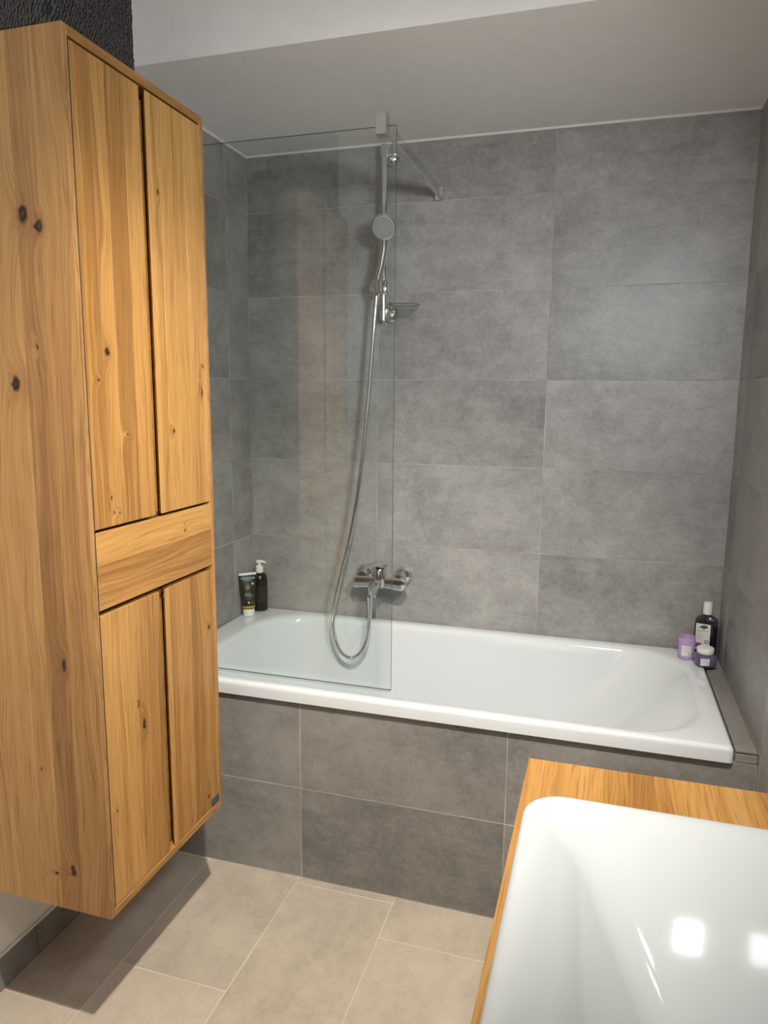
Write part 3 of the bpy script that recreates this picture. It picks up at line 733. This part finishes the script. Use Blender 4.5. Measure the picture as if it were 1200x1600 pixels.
for i, tx in enumerate(('entspannend', 'mit Lavendel', 'pflegend')): flat_text(lb, tx, .0038, DRK, FM @ Matrix.Translation((-.018, .070-.0052*i, .0005)))
lprint(lb, FM, [off(leaf(.021, .0032, math.radians(a)), -.018, .026) for a in (35, 65, 88, 112, 140, 10)], PUR, 'printed_flower')
ri = [(.0068*math.cos(2*PI*k/24), .0068*math.sin(2*PI*k/24)) for k in range(24)]
m_ = MB(); m_.rings([[FM @ Vector((.0055+a*s, .0485+b*s, .0005)) for a, b in ri] for s in (1, .68)], False, False); obj('round_seal', m_, DRK, lb)
lprint(lb, FM, [off(circ(.0016, 10), .0055, .0485)], DRK, 'seal_centre')

# lilac candle glass
CX, CY = .4905, -.098
cd = thing('scented_candle', 'lilac glass candle with white label on the right rear rim', 'candle', (CX, CY, ZT))
CM = Matrix.Translation((CX, CY, ZT+.0005))
LIL = plain('lilac_glass', (.44, .31, .55), .25, noise_amt=.03)
mb = MB(); mb.lathe([(0, 0), (.0215, 0), (.0245, .003), (.0268, .071), (.0262, .072), (.0255, .0712), (.0240, .05), (.0, .05)], 40, CM); obj('glass', mb, LIL, cd, smooth=True)
mb = MB(); mb.lathe([(.0, .0503), (.0236, .0503), (.0236, .0515), (0, .0518)], 32, CM); obj('wax', mb, plain('lilac_wax', (.50, .33, .60), .45), cd, smooth=True)
mb = MB(); mb.tube([CM @ Vector((0, 0, .0515)), CM @ Vector((.001, 0, .060))], .0009, 6); obj('wick', mb, plain('wick', (.1, .09, .08), .9), cd)
def wrap(parent, MM, r_at, a0, a1, z0, z1, mat, name):
    m_ = MB(); m_.rings([[MM @ Vector((r_at(z)*math.cos(a0+(a1-a0)*k/10), r_at(z)*math.sin(a0+(a1-a0)*k/10), z)) for k in range(11)] for z in (z0, z1)], False, False, False)
    return obj(name, m_, mat, parent, smooth=True)
ca = math.radians(-97)
rc = lambda z: .0249+.0019*z/.072
cl = wrap(cd, CM, rc, ca-.60, ca+.60, .013, .048, LABELW, 'label')
BLU = plain('blue_print', (.20, .24, .45), .5); BLU2 = plain('pale_blue_print', (.40, .45, .62), .5)
def cprint(parent, MM, r_at, a_c, s, size, z, mat, dx=0):
    me = text_mesh(s, size, 0)
    for v in me.vertices:
        Z = z+v.co.y; r = r_at(Z)+.0004; a = a_c+(v.co.x+dx)/r; v.co = MM @ Vector((r*math.cos(a), r*math.sin(a), Z))
    c = sum((v.co for v in me.vertices), Vector())/len(me.vertices); me.transform(Matrix.Translation(-c)); return link('lettering', me, mat, parent, Matrix.Translation(c))
def moon(r, sh=.55): return [(r*math.cos(t), r*math.sin(t)) for t in [-2.2+4.4*k/14 for k in range(15)]] + [(r*(.9*math.cos(t)-sh*.5), r*.80*math.sin(t)) for t in [2.2-4.4*k/14 for k in range(15)]]
cprint(cl, CM, rc, ca, 'balance', .0058, .040, BLU2)
cprint(cl, CM, rc, ca, 'good night', .0046, .034, BLU2); cprint(cl, CM, rc, ca, 'lavender', .0046, .029, BLU2)
def wprint(parent, MM, r_at, a_c, pts, x, z, mat, name):
    vs = []
    for a, b in pts:
        Z = z+b; r = r_at(Z)+.0004; an = a_c+(x+a)/r; vs.append(MM @ Vector((r*math.cos(an), r*math.sin(an), Z)))
    m_ = MB(); m_.bm.faces.new([m_.bm.verts.new(v) for v in vs]); return obj(name, m_, mat, parent)
wprint(cl, CM, rc, ca, moon(.0062), .006, .0205, BLU, 'printed_moon')

# small violet jar with white lid
JX, JY = .5405, -.150
ja = thing('cream_jar', 'small violet cream jar with white lid in front of the bath oil bottle', 'jar', (JX, JY, ZT))
JM = Matrix.Translation((JX, JY, ZT+.0005)) @ Matrix.Rotation(math.radians(8), 4, 'Z')
VIO = plain('violet_jar', (.115, .08, .155), .15, noise_amt=.05)
def jr(h, r, z): return [JM @ q for q in rrect(-h, h, -h, h, r, z, 6)]
mb = MB(); mb.rings([jr(.024, .012, 0), jr(.0275, .014, .003), jr(.0305, .016, .010), jr(.0305, .016, .030), jr(.0285, .016, .036), jr(.0235, .0225, .040), jr(.0225, .022, .042)]); obj('body', mb, VIO, ja, smooth=True)
mb = MB(); mb.lathe([(0, .0415), (.0250, .0415), (.0258, .043), (.0258, .056), (.0245, .0585), (.020, .0592), (0, .0588)], 40, JM); obj('lid', mb, WHITEP, ja, smooth=True)
JF = JM @ basis((1, 0, 0), (0, 0, 1), (0, -1, 0), (0, -.0306, 0))
jl = obj('label', MB().box((-.021, .008, 0), (.006, .031, .0003)), LABELW, ja, W=JF)
flat_text(jl, 'balance', .0048, BLU2, JF @ Matrix.Translation((-.0085, .0255, .0005))); flat_text(jl, 'body cream', .0036, BLU2, JF @ Matrix.Translation((-.0085, .021, .0005)))
lprint(jl, JF, [off(moon(.0045), .0005, .0145)], BLU, 'printed_moon')
